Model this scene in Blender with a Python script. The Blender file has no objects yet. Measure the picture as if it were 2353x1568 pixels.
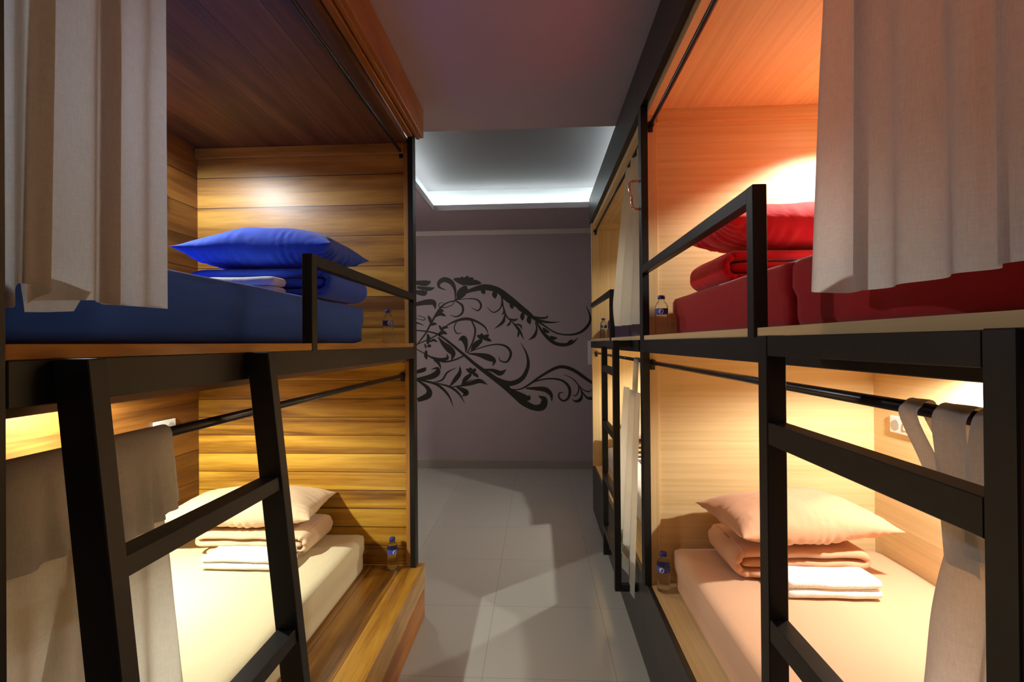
import bpy, bmesh, math, random
from mathutils import Vector, Matrix, noise
S = bpy.context.scene
C = S.collection
PI = math.pi
R = math.radians

# ------------------------------------------------------------------ camera
F_PX = 1130.0
yaw, pitch, roll = R(2.96), R(0.23), R(0.47)
fw = Vector((-math.sin(yaw)*math.cos(pitch), math.cos(yaw)*math.cos(pitch), math.sin(pitch)))
r0 = Vector((math.cos(yaw), math.sin(yaw), 0)); u0 = r0.cross(fw)
rt = r0*math.cos(roll) - u0*math.sin(roll); up = rt.cross(fw)
cd = bpy.data.cameras.new('camera'); cam = bpy.data.objects.new('camera', cd); C.objects.link(cam)
cd.sensor_width = 36.0; cd.lens = F_PX/2353*36; cd.clip_start = 0.02; cd.clip_end = 50
M = Matrix((rt, up, -fw)).transposed().to_4x4(); M.translation = Vector((0, 0, 1.5))
cam.matrix_world = M
S.camera = cam

# ------------------------------------------------------------------ world, exposure
w = bpy.data.worlds.new('world'); S.world = w; w.use_nodes = True
w.node_tree.nodes['Background'].inputs[0].default_value = (0.6, 0.6, 0.7, 1)
w.node_tree.nodes['Background'].inputs[1].default_value = 0.05
S.view_settings.view_transform = 'Standard'; S.view_settings.look = 'None'
S.view_settings.gamma = 1.0; S.view_settings.use_curve_mapping = False
S.view_settings.exposure = 0.0
S.cycles.max_bounces = 10; S.cycles.diffuse_bounces = 6; S.cycles.glossy_bounces = 4
S.cycles.transmission_bounces = 6; S.cycles.transparent_max_bounces = 6
S.cycles.sample_clamp_indirect = 4.0
S.cycles.use_denoising = True

# light powers (W) and colours: bunk lamps and cove strips, plus two added fill lamps
LAMP = {   # key: power, colour
    'LU': (19.0, (0.88, 0.93, 1.0)),
    'LL': (26.0, (0.98, 0.98, 0.86)),
    'RU': (25.0, (1.0, 0.96, 0.86)),
    'RL': (17.5, (1.0, 0.94, 0.86)),
    'FU': (10.0, (1.0, 0.9, 0.70)),
    'FL': (22.0, (1.0, 0.96, 0.86)),
}
COVE = 30.0
HALL_FILL = 24.0
SIDE_FILL = 82.0

# ------------------------------------------------------------------ materials
MATS = {}
def newmat(name):
    m = bpy.data.materials.new(name); m.use_nodes = True
    MATS[name] = m
    return m, m.node_tree, m.node_tree.nodes['Principled BSDF']
def plain(name, col, rough=0.5, spec=0.5, metal=0.0, noise_amt=0.0, nscale=20, bump=0.0, bscale=200, coat=0):
    m, nt, b = newmat(name)
    b.inputs['Base Color'].default_value = (*col, 1); b.inputs['Roughness'].default_value = rough
    b.inputs['Specular IOR Level'].default_value = spec; b.inputs['Metallic'].default_value = metal
    b.inputs['Coat Weight'].default_value = coat
    tc = nt.nodes.new('ShaderNodeTexCoord')
    if noise_amt:
        n = nt.nodes.new('ShaderNodeTexNoise'); n.inputs['Scale'].default_value = nscale; n.inputs['Detail'].default_value = 4
        nt.links.new(tc.outputs['Object'], n.inputs['Vector'])
        mx = nt.nodes.new('ShaderNodeMix'); mx.data_type = 'RGBA'
        mx.inputs[6].default_value = (*[c*(1-noise_amt) for c in col], 1)
        mx.inputs[7].default_value = (*[min(1, c*(1+noise_amt)) for c in col], 1)
        nt.links.new(n.outputs['Fac'], mx.inputs[0]); nt.links.new(mx.outputs[2], b.inputs['Base Color'])
    if bump:
        n = nt.nodes.new('ShaderNodeTexNoise'); n.inputs['Scale'].default_value = bscale; n.inputs['Detail'].default_value = 3
        nt.links.new(tc.outputs['Object'], n.inputs['Vector'])
        bp = nt.nodes.new('ShaderNodeBump'); bp.inputs['Strength'].default_value = bump; bp.inputs['Distance'].default_value = 0.002
        nt.links.new(n.outputs['Fac'], bp.inputs['Height']); nt.links.new(bp.outputs['Normal'], b.inputs['Normal'])
    return m

def wood(name, along, across, pw, cols, rough=0.3, seam=0.004, gscale=14, vary=0.35, coat=0.0, off=0.0, bump=0.25, wave=0.6):
    """plank wood; grain runs along one local axis, planks follow each other across another. pw=0: no seams"""
    m, nt, b = newmat(name); N = nt.nodes; L = nt.links
    tc = N.new('ShaderNodeTexCoord'); sp = N.new('ShaderNodeSeparateXYZ'); L.new(tc.outputs['Object'], sp.inputs[0])
    def math_(op, a, bb=None, c=None):
        n = N.new('ShaderNodeMath'); n.operation = op
        for i, v in enumerate((a, bb, c)):
            if v is None: continue
            if isinstance(v, (int, float)): n.inputs[i].default_value = v
            else: L.new(v, n.inputs[i])
        return n.outputs[0]
    ax = {'X': 0, 'Y': 1, 'Z': 2}
    third = [a for a in 'XYZ' if a not in (along, across)][0]
    A = sp.outputs[ax[along]]; B = sp.outputs[ax[across]]; T = sp.outputs[ax[third]]
    if pw:
        q = math_('DIVIDE', math_('ADD', B, 10+off), pw); idx = math_('FLOOR', q); fr = math_('FRACT', q)
        wn = N.new('ShaderNodeTexWhiteNoise'); wn.noise_dimensions = '1D'; L.new(idx, wn.inputs['W'])
        rnd = wn.outputs['Value']
        e = math_('MINIMUM', fr, math_('SUBTRACT', 1.0, fr))
        seamm = math_('LESS_THAN', e, seam/pw)
    else:
        rnd = 0.37; seamm = None
    cb = N.new('ShaderNodeCombineXYZ')
    L.new(math_('ADD', math_('MULTIPLY', A, 0.9), math_('MULTIPLY', rnd, 37.0) if pw else 0.0), cb.inputs[0])
    L.new(math_('MULTIPLY', B, gscale), cb.inputs[1]); L.new(math_('MULTIPLY', T, gscale*0.7), cb.inputs[2])
    n1 = N.new('ShaderNodeTexNoise'); n1.inputs['Scale'].default_value = 1.0; n1.inputs['Detail'].default_value = 6
    n1.inputs['Distortion'].default_value = wave; L.new(cb.outputs[0], n1.inputs['Vector'])
    n2 = N.new('ShaderNodeTexNoise'); n2.inputs['Scale'].default_value = 7.0; n2.inputs['Detail'].default_value = 3
    L.new(cb.outputs[0], n2.inputs['Vector'])
    g = math_('ADD', math_('MULTIPLY', n1.outputs['Fac'], 0.8), math_('MULTIPLY', n2.outputs['Fac'], 0.2))
    if pw: g = math_('ADD', g, math_('MULTIPLY', math_('SUBTRACT', rnd, 0.5), vary*0.5))
    cr = N.new('ShaderNodeValToRGB'); L.new(g, cr.inputs[0])
    el = cr.color_ramp.elements
    el[0].position = 0.32; el[0].color = (*cols[0], 1); el[1].position = 0.68; el[1].color = (*cols[2], 1)
    k = el.new(0.5); k.color = (*cols[1], 1)
    out = cr.outputs[0]
    if pw:
        mx = N.new('ShaderNodeMix'); mx.data_type = 'RGBA'; L.new(seamm, mx.inputs[0]); L.new(out, mx.inputs[6])
        mx.inputs[7].default_value = (*[c*0.25 for c in cols[0]], 1); out = mx.outputs[2]
    L.new(out, b.inputs['Base Color'])
    b.inputs['Roughness'].default_value = rough; b.inputs['Coat Weight'].default_value = coat; b.inputs['Coat Roughness'].default_value = 0.2
    h = math_('MULTIPLY', g, 0.4)
    if pw: h = math_('SUBTRACT', h, seamm)
    bp = N.new('ShaderNodeBump'); bp.inputs['Strength'].default_value = bump; bp.inputs['Distance'].default_value = 0.004
    L.new(h, bp.inputs['Height']); L.new(bp.outputs['Normal'], b.inputs['Normal'])
    return m

def fabric(name, col, rough=0.85, sheen=0.2, wr=0.35, wscale=9.0, weave=0.15, vary=0.06, wdist=0.012):
    m, nt, b = newmat(name); N = nt.nodes; L = nt.links
    tc = N.new('ShaderNodeTexCoord')
    n = N.new('ShaderNodeTexNoise'); n.inputs['Scale'].default_value = wscale; n.inputs['Detail'].default_value = 4; n.inputs['Distortion'].default_value = 1.2
    L.new(tc.outputs['Object'], n.inputs['Vector'])
    n2 = N.new('ShaderNodeTexNoise'); n2.inputs['Scale'].default_value = 350; n2.inputs['Detail'].default_value = 2
    L.new(tc.outputs['Object'], n2.inputs['Vector'])
    mx = N.new('ShaderNodeMix'); mx.data_type = 'RGBA'
    mx.inputs[6].default_value = (*[c*(1-vary) for c in col], 1); mx.inputs[7].default_value = (*[min(1, c*(1+vary)) for c in col], 1)
    L.new(n2.outputs['Fac'], mx.inputs[0]); L.new(mx.outputs[2], b.inputs['Base Color'])
    b1 = N.new('ShaderNodeBump'); b1.inputs['Strength'].default_value = wr; b1.inputs['Distance'].default_value = wdist
    L.new(n.outputs['Fac'], b1.inputs['Height'])
    b2 = N.new('ShaderNodeBump'); b2.inputs['Strength'].default_value = weave; b2.inputs['Distance'].default_value = 0.001
    L.new(n2.outputs['Fac'], b2.inputs['Height']); L.new(b1.outputs['Normal'], b2.inputs['Normal'])
    L.new(b2.outputs['Normal'], b.inputs['Normal'])
    b.inputs['Roughness'].default_value = rough; b.inputs['Sheen Weight'].default_value = sheen
    b.inputs['Specular IOR Level'].default_value = 0.2
    return m

def curtain_cloth(name, col, trans=0.45):
    m, nt, b = newmat(name); N = nt.nodes; L = nt.links
    tc = N.new('ShaderNodeTexCoord'); mp = N.new('ShaderNodeMapping'); mp.inputs['Scale'].default_value = (500, 500, 60)
    L.new(tc.outputs['Object'], mp.inputs[0])
    n = N.new('ShaderNodeTexNoise'); n.inputs['Scale'].default_value = 1; L.new(mp.outputs[0], n.inputs['Vector'])
    mp2 = N.new('ShaderNodeMapping'); mp2.inputs['Scale'].default_value = (60, 60, 700); L.new(tc.outputs['Object'], mp2.inputs[0])
    n2 = N.new('ShaderNodeTexNoise'); n2.inputs['Scale'].default_value = 1; L.new(mp2.outputs[0], n2.inputs['Vector'])
    ad = N.new('ShaderNodeMath'); ad.operation = 'ADD'; L.new(n.outputs['Fac'], ad.inputs[0]); L.new(n2.outputs['Fac'], ad.inputs[1])
    mr = N.new('ShaderNodeMapRange'); mr.inputs[1].default_value = 0.6; mr.inputs[2].default_value = 1.4; mr.inputs[3].default_value = 0.9; mr.inputs[4].default_value = 1.08
    L.new(ad.outputs[0], mr.inputs[0])
    vm = N.new('ShaderNodeVectorMath'); vm.operation = 'SCALE'; vm.inputs[0].default_value = col; L.new(mr.outputs[0], vm.inputs['Scale'])
    df = N.new('ShaderNodeBsdfDiffuse'); tr = N.new('ShaderNodeBsdfTranslucent'); L.new(vm.outputs[0], df.inputs[0]); L.new(vm.outputs[0], tr.inputs[0])
    bp = N.new('ShaderNodeBump'); bp.inputs['Strength'].default_value = 0.2; bp.inputs['Distance'].default_value = 0.001; L.new(ad.outputs[0], bp.inputs['Height'])
    L.new(bp.outputs[0], df.inputs['Normal'])
    ms = N.new('ShaderNodeMixShader'); ms.inputs[0].default_value = trans; L.new(df.outputs[0], ms.inputs[1]); L.new(tr.outputs[0], ms.inputs[2])
    L.new(ms.outputs[0], N['Material Output'].inputs[0])
    return m

def emit(name, col, s):
    m, nt, b = newmat(name); b.inputs['Base Color'].default_value = (0.8, 0.8, 0.8, 1)
    b.inputs['Emission Color'].default_value = (*col, 1); b.inputs['Emission Strength'].default_value = s
    return m

TEAK = ((0.12, 0.042, 0.006), (0.33, 0.150, 0.018), (0.50, 0.27, 0.040))
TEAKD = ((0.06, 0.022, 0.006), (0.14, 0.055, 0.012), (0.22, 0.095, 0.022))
M_teak_end = wood('teak_planks_across', 'X', 'Z', 0.168, TEAK, rough=0.4, seam=0.0022, gscale=13)
M_teak_end2 = wood('teak_boards_across', 'X', 'Z', 0.1, ((0.15, 0.055, 0.006), (0.42, 0.205, 0.020), (0.64, 0.38, 0.05)), rough=0.3, seam=0.0018, gscale=17)
M_teak_back_shaded = wood('teak_planks_along_shaded', 'Y', 'Z', 0.168, ((0.09, 0.030, 0.005), (0.20, 0.075, 0.012), (0.32, 0.14, 0.025)), rough=0.45, seam=0.0022, gscale=12)  # teak darkened and reddened: back wall's grazing-light dimness put into the colour
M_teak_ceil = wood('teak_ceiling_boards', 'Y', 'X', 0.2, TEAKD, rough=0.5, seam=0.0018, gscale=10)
M_teak_top = wood('teak_shelf_boards', 'Y', 'X', 0.16, TEAK, rough=0.2, seam=0.0012, gscale=12, coat=0.3)
M_teak_trim = wood('teak_trim', 'Y', 'X', 0, ((0.20, 0.065, 0.009), (0.36, 0.125, 0.016), (0.48, 0.19, 0.028)), rough=0.32, gscale=14)
M_teak_edge = wood('teak_upright_edge', 'Z', 'X', 0, ((0.30, 0.13, 0.025), (0.46, 0.21, 0.045), (0.56, 0.28, 0.07)), rough=0.4, gscale=16)
LAM = ((0.60, 0.43, 0.19), (0.68, 0.50, 0.245), (0.74, 0.56, 0.29))
M_lam_x = wood('pale_laminate_across', 'X', 'Z', 0, LAM, rough=0.42, gscale=60, bump=0.04, wave=0.15)
M_lam_y = wood('pale_laminate_along', 'Y', 'Z', 0, LAM, rough=0.42, gscale=60, bump=0.04, wave=0.15)
M_lam_yx = wood('pale_laminate_flat', 'Y', 'X', 0, LAM, rough=0.42, gscale=60, bump=0.04, wave=0.15)
M_lam_z = wood('pale_laminate_upright', 'Z', 'X', 0, LAM, rough=0.42, gscale=60, bump=0.04, wave=0.15)
M_black = plain('black_painted_steel', (0.008, 0.0075, 0.007), rough=0.45, spec=0.35, noise_amt=0.3, nscale=8, bump=0.08, bscale=90)
M_blackwood = wood('black_stained_board', 'Y', 'Z', 0, ((0.012, 0.010, 0.009), (0.018, 0.015, 0.013), (0.026, 0.022, 0.019)), rough=0.38, gscale=50, bump=0.06)
M_rod = plain('black_rod', (0.012, 0.012, 0.014), rough=0.3, spec=0.5, noise_amt=0.2)
M_copper = plain('copper_steel', (0.80, 0.54, 0.42), rough=0.16, metal=1.0, noise_amt=0.1)
M_wall = plain('mauve_wall_paint', (0.40, 0.355, 0.375), rough=0.6, spec=0.3, noise_amt=0.04, nscale=3, bump=0.05, bscale=60)
M_ceil = plain('mauve_ceiling_paint', (0.50, 0.44, 0.51), rough=0.75, spec=0.2, noise_amt=0.03, nscale=2)
M_cove = plain('white_cove_paint', (0.75, 0.77, 0.80), rough=0.7, spec=0.2, noise_amt=0.02)
M_trim = plain('pale_cornice', (0.66, 0.64, 0.60), rough=0.5, noise_amt=0.03)
M_mural = plain('dark_wall_vinyl', (0.028, 0.030, 0.026), rough=0.5, spec=0.3, noise_amt=0.1, nscale=6)
M_plastic = plain('white_plastic', (0.80, 0.80, 0.78), rough=0.3, noise_amt=0.02)
M_plasticd = plain('grey_plastic', (0.42, 0.40, 0.36), rough=0.4, noise_amt=0.05)
M_blue = fabric('blue_cotton', (0.032, 0.105, 0.74), wr=0.4)
M_bluem = fabric('blue_sheet', (0.024, 0.10, 0.56), wr=0.12, wscale=4)
M_red = fabric('red_cotton', (0.68, 0.010, 0.018), wr=0.4)
M_redm = fabric('red_sheet', (0.34, 0.005, 0.010), wr=0.1, wscale=4)
M_tan = fabric('tan_cotton', (0.62, 0.33, 0.19), wr=0.4)
M_tanm = fabric('tan_sheet', (0.62, 0.37, 0.22), wr=0.08, wscale=4)
M_cream = fabric('cream_cotton', (0.70, 0.51, 0.31), wr=0.4)
M_creamm = fabric('cream_sheet', (0.68, 0.60, 0.37), wr=0.45, wscale=5)
M_purple = fabric('purple_sheet', (0.05, 0.016, 0.09), wr=0.1)
M_purplec = fabric('purple_cotton', (0.07, 0.02, 0.12), wr=0.1)
M_beige = fabric('beige_cotton', (0.60, 0.45, 0.30), wr=0.2)
M_beigem = fabric('white_sheet', (0.70, 0.66, 0.60), wr=0.1)
M_towel = fabric('white_terry', (0.85, 0.85, 0.84), wr=0.5, wscale=60, weave=0.7, wdist=0.004)
M_curt = curtain_cloth('white_curtain_cloth', (0.74, 0.73, 0.70), 0.55)
M_curt2 = curtain_cloth('cream_curtain_cloth', (0.64, 0.62, 0.55), 0.6)
M_cap = plain('blue_cap', (0.02, 0.03, 0.22), rough=0.4, noise_amt=0.1)
M_label = plain('blue_label', (0.05, 0.08, 0.38), rough=0.35, noise_amt=0.2, nscale=90)
M_emblem = plain('white_label_disc', (0.6, 0.65, 0.75), rough=0.4, noise_amt=0.1)
def glassy(name, col, ior, rough=0.02):
    m, nt, b = newmat(name)
    b.inputs['Base Color'].default_value = (*col, 1); b.inputs['Roughness'].default_value = rough
    b.inputs['IOR'].default_value = ior; b.inputs['Transmission Weight'].default_value = 1.0
    n = nt.nodes.new('ShaderNodeTexNoise'); n.inputs['Scale'].default_value = 60
    bp = nt.nodes.new('ShaderNodeBump'); bp.inputs['Strength'].default_value = 0.25; bp.inputs['Distance'].default_value = 0.002
    nt.links.new(n.outputs['Fac'], bp.inputs['Height']); nt.links.new(bp.outputs[0], b.inputs['Normal'])
    return m
M_pet = glassy('clear_plastic', (0.93, 0.95, 0.97), 1.25)

def floor_mat():
    m, nt, b = newmat('glossy_floor_tiles'); N = nt.nodes; L = nt.links
    tc = N.new('ShaderNodeTexCoord')
    mp = N.new('ShaderNodeMapping'); mp.inputs['Location'].default_value = (0.26, 0.2, 0); L.new(tc.outputs['Object'], mp.inputs[0])
    br = N.new('ShaderNodeTexBrick'); br.offset = 0.0; br.inputs['Scale'].default_value = 1.0
    br.inputs['Brick Width'].default_value = 0.6; br.inputs['Row Height'].default_value = 0.6
    br.inputs['Mortar Size'].default_value = 0.0012; br.inputs['Mortar Smooth'].default_value = 0.2; br.inputs['Bias'].default_value = -0.6
    br.inputs['Color1'].default_value = (0.41, 0.405, 0.365, 1); br.inputs['Color2'].default_value = (0.43, 0.425, 0.385, 1); br.inputs['Mortar'].default_value = (0.24, 0.23, 0.215, 1)
    L.new(mp.outputs[0], br.inputs['Vector'])
    n = N.new('ShaderNodeTexNoise'); n.inputs['Scale'].default_value = 3; n.inputs['Detail'].default_value = 5; L.new(tc.outputs['Object'], n.inputs['Vector'])
    mx = N.new('ShaderNodeMix'); mx.data_type = 'RGBA'; mx.blend_type = 'MULTIPLY'; mx.inputs[0].default_value = 0.25
    L.new(br.outputs['Color'], mx.inputs[6]); L.new(n.outputs['Color'], mx.inputs[7]); L.new(br.outputs['Color'], b.inputs['Base Color'])
    mr = N.new('ShaderNodeMapRange'); mr.inputs[3].default_value = 0.10; mr.inputs[4].default_value = 0.2; L.new(n.outputs['Fac'], mr.inputs[0]); L.new(mr.outputs[0], b.inputs['Roughness'])
    bp = N.new('ShaderNodeBump'); bp.inputs['Strength'].default_value = 0.15; bp.inputs['Distance'].default_value = 0.001; bp.invert = True
    L.new(br.outputs['Fac'], bp.inputs['Height']); L.new(bp.outputs[0], b.inputs['Normal'])
    b.inputs['Specular IOR Level'].default_value = 0.6
    return m
M_floor = floor_mat()

# ------------------------------------------------------------------ mesh helpers
def link(name, bm, mat, parent=None, smooth=False, mods=()):
    me = bpy.data.meshes.new(name); bmesh.ops.recalc_face_normals(bm, faces=bm.faces); bm.to_mesh(me); bm.free()
    o = bpy.data.objects.new(name, me); C.objects.link(o); me.materials.append(mat)
    if smooth: me.polygons.foreach_set('use_smooth', [True]*len(me.polygons))
    if parent is not None:
        o.parent = parent
        po = Vector(parent.get('_o', (0, 0, 0)))
        if po.length: me.transform(Matrix.Translation(-po)); o['_o'] = list(po)
    return o
def thing(name, label, cat, loc=(0, 0, 0), group=None):
    o = bpy.data.objects.new(name, None); C.objects.link(o); o.location = loc; o.empty_display_size = 0.05
    o['label'] = label; o['category'] = cat; o['_o'] = list(loc)
    if group: o['group'] = group
    return o
def tag(o, label, cat, group=None):
    o['label'] = label; o['category'] = cat
    if group: o['group'] = group
    return o
def box(bm, x0, x1, y0, y1, z0, z1, bev=0.0, seg=1):
    t = bmesh.new(); bmesh.ops.create_cube(t, size=1)
    bmesh.ops.scale(t, vec=(x1-x0, y1-y0, z1-z0), verts=t.verts)
    bmesh.ops.translate(t, vec=((x0+x1)/2, (y0+y1)/2, (z0+z1)/2), verts=t.verts)
    if bev: bmesh.ops.bevel(t, geom=t.edges[:], offset=bev, segments=seg, profile=0.5, affect='EDGES')
    me = bpy.data.meshes.new('t'); t.to_mesh(me); t.free(); bm.from_mesh(me); bpy.data.meshes.remove(me)
def B(name, mat, parent, *boxes, bev=0.0, seg=1, smooth=False):
    bm = bmesh.new()
    for b in boxes: box(bm, *b, bev=bev, seg=seg)
    return link(name, bm, mat, parent, smooth)
def prism(bm, pts, ax, a0, a1):
    """extrude a closed 2D outline; ax='y': pts are (x,z); ax='x': pts are (y,z); ax='z': pts (x,y)"""
    def v(p, a):
        return {'y': (p[0], a, p[1]), 'x': (a, p[0], p[1]), 'z': (p[0], p[1], a)}[ax]
    A = [bm.verts.new(v(p, a0)) for p in pts]; Bv = [bm.verts.new(v(p, a1)) for p in pts]
    n = len(pts)
    for i in range(n): bm.faces.new((A[i], A[(i+1) % n], Bv[(i+1) % n], Bv[i]))
    bm.faces.new(A); bm.faces.new(Bv[::-1])
def tube(bm, pts, r, seg=12, closed_ends=True):
    pts = [Vector(p) for p in pts]; rings = []
    n = len(pts); prev = None
    for i, p in enumerate(pts):
        d = (pts[min(i+1, n-1)]-pts[max(i-1, 0)]).normalized()
        if prev is None:
            a = Vector((0, 0, 1)) if abs(d.z) < 0.9 else Vector((1, 0, 0)); u = d.cross(a).normalized()
        else: u = (prev - d*prev.dot(d)).normalized()
        prev = u; v = d.cross(u)
        rr = r[i] if isinstance(r, (list, tuple)) else r
        rings.append([bm.verts.new(p + (u*math.cos(t)+v*math.sin(t))*rr) for t in [2*PI*k/seg for k in range(seg)]])
    for i in range(n-1):
        for k in range(seg): bm.faces.new((rings[i][k], rings[i][(k+1) % seg], rings[i+1][(k+1) % seg], rings[i+1][k]))
    if closed_ends: bm.faces.new(rings[0][::-1]); bm.faces.new(rings[-1])
def lathe(bm, prof, cx, cy, seg=24):
    rings = []
    for r, z in prof:
        if r < 1e-5: rings.append([bm.verts.new((cx, cy, z))])
        else: rings.append([bm.verts.new((cx+r*math.cos(2*PI*k/seg), cy+r*math.sin(2*PI*k/seg), z)) for k in range(seg)])
    for a, b in zip(rings, rings[1:]):
        for k in range(seg):
            k2 = (k+1) % seg
            if len(a) == 1 and len(b) == 1: continue
            if len(a) == 1: bm.faces.new((a[0], b[k], b[k2]))
            elif len(b) == 1: bm.faces.new((a[k], a[k2], b[0]))
            else: bm.faces.new((a[k], a[k2], b[k2], b[k]))
def cr(pts, n):
    """Catmull-Rom resample of tuples of any dimension, n samples"""
    P = [tuple(p) for p in pts]; out = []; m = len(P)-1
    for i in range(n):
        t = i/(n-1)*m; k = min(int(t), m-1); f = t-k
        p0, p1, p2, p3 = P[max(k-1, 0)], P[k], P[k+1], P[min(k+2, m)]
        out.append(tuple(0.5*((2*b)+(-a+c)*f+(2*a-5*b+4*c-d)*f*f+(-a+3*b-3*c+d)*f**3) for a, b, c, d in zip(p0, p1, p2, p3)))
    return out

# ------------------------------------------------------------------ the room
def struct(o): o['kind'] = 'structure'; return o
X0, X1, Y0, Y1 = -2.02, 1.62, -2.6, 5.87
struct(B('floor', M_floor, None, (X0-.1, X1+.1, Y0-.1, Y1+.1, -0.1, 0)))
struct(B('wall_left', M_wall, None, (X0-.1, X0, Y0-.1, Y1+.1, 0, 3.2)))
struct(B('wall_right', M_wall, None, (X1, X1+.1, Y0-.1, Y1+.1, 0, 3.2)))
struct(B('wall_far', M_wall, None, (X0, X1, Y1, Y1+.1, 0, 3.2)))
struct(B('wall_near', M_wall, None, (X0, X1, Y0-.1, Y0, 0, 3.2)))
# ceiling with a rectangular recess (a light cove) beyond the bunks
CX0, CX1, CY0, CY1 = -1.04, 0.66, 2.98, 4.93
bm = bmesh.new()
box(bm, X0, X1, Y0, CY0, 2.80, 2.86)
struct(link('ceiling', bm, M_ceil))
bm = bmesh.new()
box(bm, X0, CX0, CY0, CY1, 2.85, 2.90); box(bm, CX1, X1, CY0, CY1, 2.85, 2.90); box(bm, X0, X1, CY1, Y1, 2.85, 2.90)
struct(link('ceiling_border', bm, M_ceil))
bm = bmesh.new()
box(bm, X0, X1, CY0-.3, Y1, 3.07, 3.2)
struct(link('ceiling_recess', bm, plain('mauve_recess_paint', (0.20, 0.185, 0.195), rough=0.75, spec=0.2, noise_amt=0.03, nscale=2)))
bm = bmesh.new()   # upstand around the recess, set back behind the lip
G = 0.075
box(bm, CX0-G-.03, CX0-G, CY0-.04, CY1+G+.03, 2.90, 3.07); box(bm, CX1+G, CX1+G+.03, CY0-.04, CY1+G+.03, 2.90, 3.07)
box(bm, CX0-G, CX1+G, CY1+G, CY1+G+.03, 2.90, 3.07); box(bm, CX0-G-.03, CX1+G+.03, CY0-.06, CY0-.02, 2.86, 3.07)
struct(link('trim_1', bm, M_cove))
bm = bmesh.new()   # little lip that hides the light strips
box(bm, CX0-.015, CX0+.004, CY0, CY1+.004, 2.846, 2.902); box(bm, CX1-.004, CX1+.015, CY0, CY1+.004, 2.846, 2.902); box(bm, CX0+.004, CX1-.004, CY1-.004, CY1+.015, 2.846, 2.902)
struct(link('trim_2', bm, M_wall))
struct(B('trim_3', M_trim, None, (X0, X1, Y1-.025, Y1, 2.795, 2.85)))
struct(B('baseboard_far', plain('floor_tile_skirting', (0.30, 0.29, 0.25), rough=0.25, noise_amt=0.05), None, (X0, X1, Y1-.012, Y1, 0, 0.095)))
struct(B('baseboard_left', MATS['floor_tile_skirting'], None, (X0, X0+.012, 2.75, Y1-.012, 0, 0.095)))

M_strip = emit('cove_light_strip', (0.82, 0.97, 0.93), COVE)
def strip(name, label, *b):
    return tag(B(name, M_strip, None, *b), label, 'light strip', 'light strips in the ceiling cove')
strip('light_strip', 'white light strip hidden along the far edge of the ceiling recess', (CX0, CX1, CY1+.03, CY1+.05, 2.90, 2.908))
strip('light_strip', 'white light strip hidden along the left edge of the ceiling recess', (CX0-.05, CX0-.03, CY0+.4, CY1+.05, 2.90, 2.908))
strip('light_strip', 'white light strip hidden along the right edge of the ceiling recess', (CX1+.03, CX1+.05, CY0+.1, CY1+.05, 2.90, 2.908))

# unseen fill lamp added behind the camera to raise the room's brightness
t = thing('fill_lamp', 'added round white fill lamp behind the photographer', 'lamp', (-0.05, -1.5, 2.80))
bm = bmesh.new(); lathe(bm, [(0, 2.80), (0.17, 2.80), (0.17, 2.775), (0.155, 2.77)], -0.05, -1.5, 32); link('fill_base', bm, M_plastic, t, True)
bm = bmesh.new(); lathe(bm, [(0.155, 2.773), (0.15, 2.755), (0.10, 2.735), (0, 2.728)], -0.05, -1.5, 32); link('fill_diffuser', bm, emit('hall_fill_glow', (1.0, 0.86, 0.80), HALL_FILL), t, True)

t = thing('fill_lamp', 'added round white fill lamp in the open corner beyond the teak bunk', 'lamp', (-1.62, 4.1, 2.85))  # second added fill, hidden by the bunk, brightens far wall and floor
bm = bmesh.new(); lathe(bm, [(0, 2.85), (0.15, 2.85), (0.15, 2.825), (0.135, 2.82)], -1.62, 4.1, 32); link('fill_base', bm, M_plastic, t, True)
bm = bmesh.new(); lathe(bm, [(0.135, 2.823), (0.13, 2.805), (0.09, 2.785), (0, 2.778)], -1.62, 4.1, 32); link('fill_diffuser', bm, emit('corner_fill_glow', (1.0, 0.90, 0.88), SIDE_FILL), t, True)

# ------------------------------------------------------------------ left bunk: teak, black steel frame
LX = -0.667; LB = -1.89
bl = thing('bunk_bed', 'two-tier teak plank bunk with black steel frame, left of the aisle', 'bunk bed', (LX, 0.58, 0))
YN, YF = 0.575, 2.645
B('plinth', M_teak_top, bl, (LB, -0.63, 0.35, 2.69, 0.16, 0.29), bev=0.003)
B('plinth_board', M_teak_trim, bl, (LB, -0.632, 0.35, 2.688, 0.0, 0.152), bev=0.003)
def post(parent, x0, x1, y0, y1, z0, z1): return B('post', M_black, parent, (x0, x1, y0, y1, z0, z1), bev=0.0015)
post(bl, -0.695, LX, 2.625, 2.69, 0.29, 2.66)
post(bl, -0.695, LX, 0.52, 0.585, 0.29, 2.66)
B('beam', M_black, bl, (-0.70, LX, 0.586, 2.624, 1.421, 1.483), bev=0.0015)
B('bunk_platform', M_teak_top, bl, (LB, LX-.001, 0.57, 2.65, 1.483, 1.504), bev=0.001)
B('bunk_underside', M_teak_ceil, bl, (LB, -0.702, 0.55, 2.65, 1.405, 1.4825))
B('end_panel', M_teak_end, bl, (LB, -0.712, 2.65, 2.685, 1.504, 2.60))
B('end_panel', M_teak_end2, bl, (LB, -0.712, 2.65, 2.685, 0.29, 1.405))
B('panel_edge_strip', M_teak_edge, bl, (-0.7195, -0.696, 2.64, 2.69, 1.504, 2.60), bev=0.001)
B('panel_edge_strip', M_teak_edge, bl, (-0.7195, -0.696, 2.64, 2.69, 0.29, 1.405), bev=0.001)
B('end_panel', M_teak_end, bl, (LB, -0.712, 0.50, 0.535, 0.29, 2.60))
B('back_panel', M_teak_back_shaded, bl, (LB-.03, LB, 0.5, 2.69, 1.504, 2.62))
B('back_panel', M_teak_back_shaded, bl, (LB-.03, LB, 0.5, 2.69, 0.29, 1.483))
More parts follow.
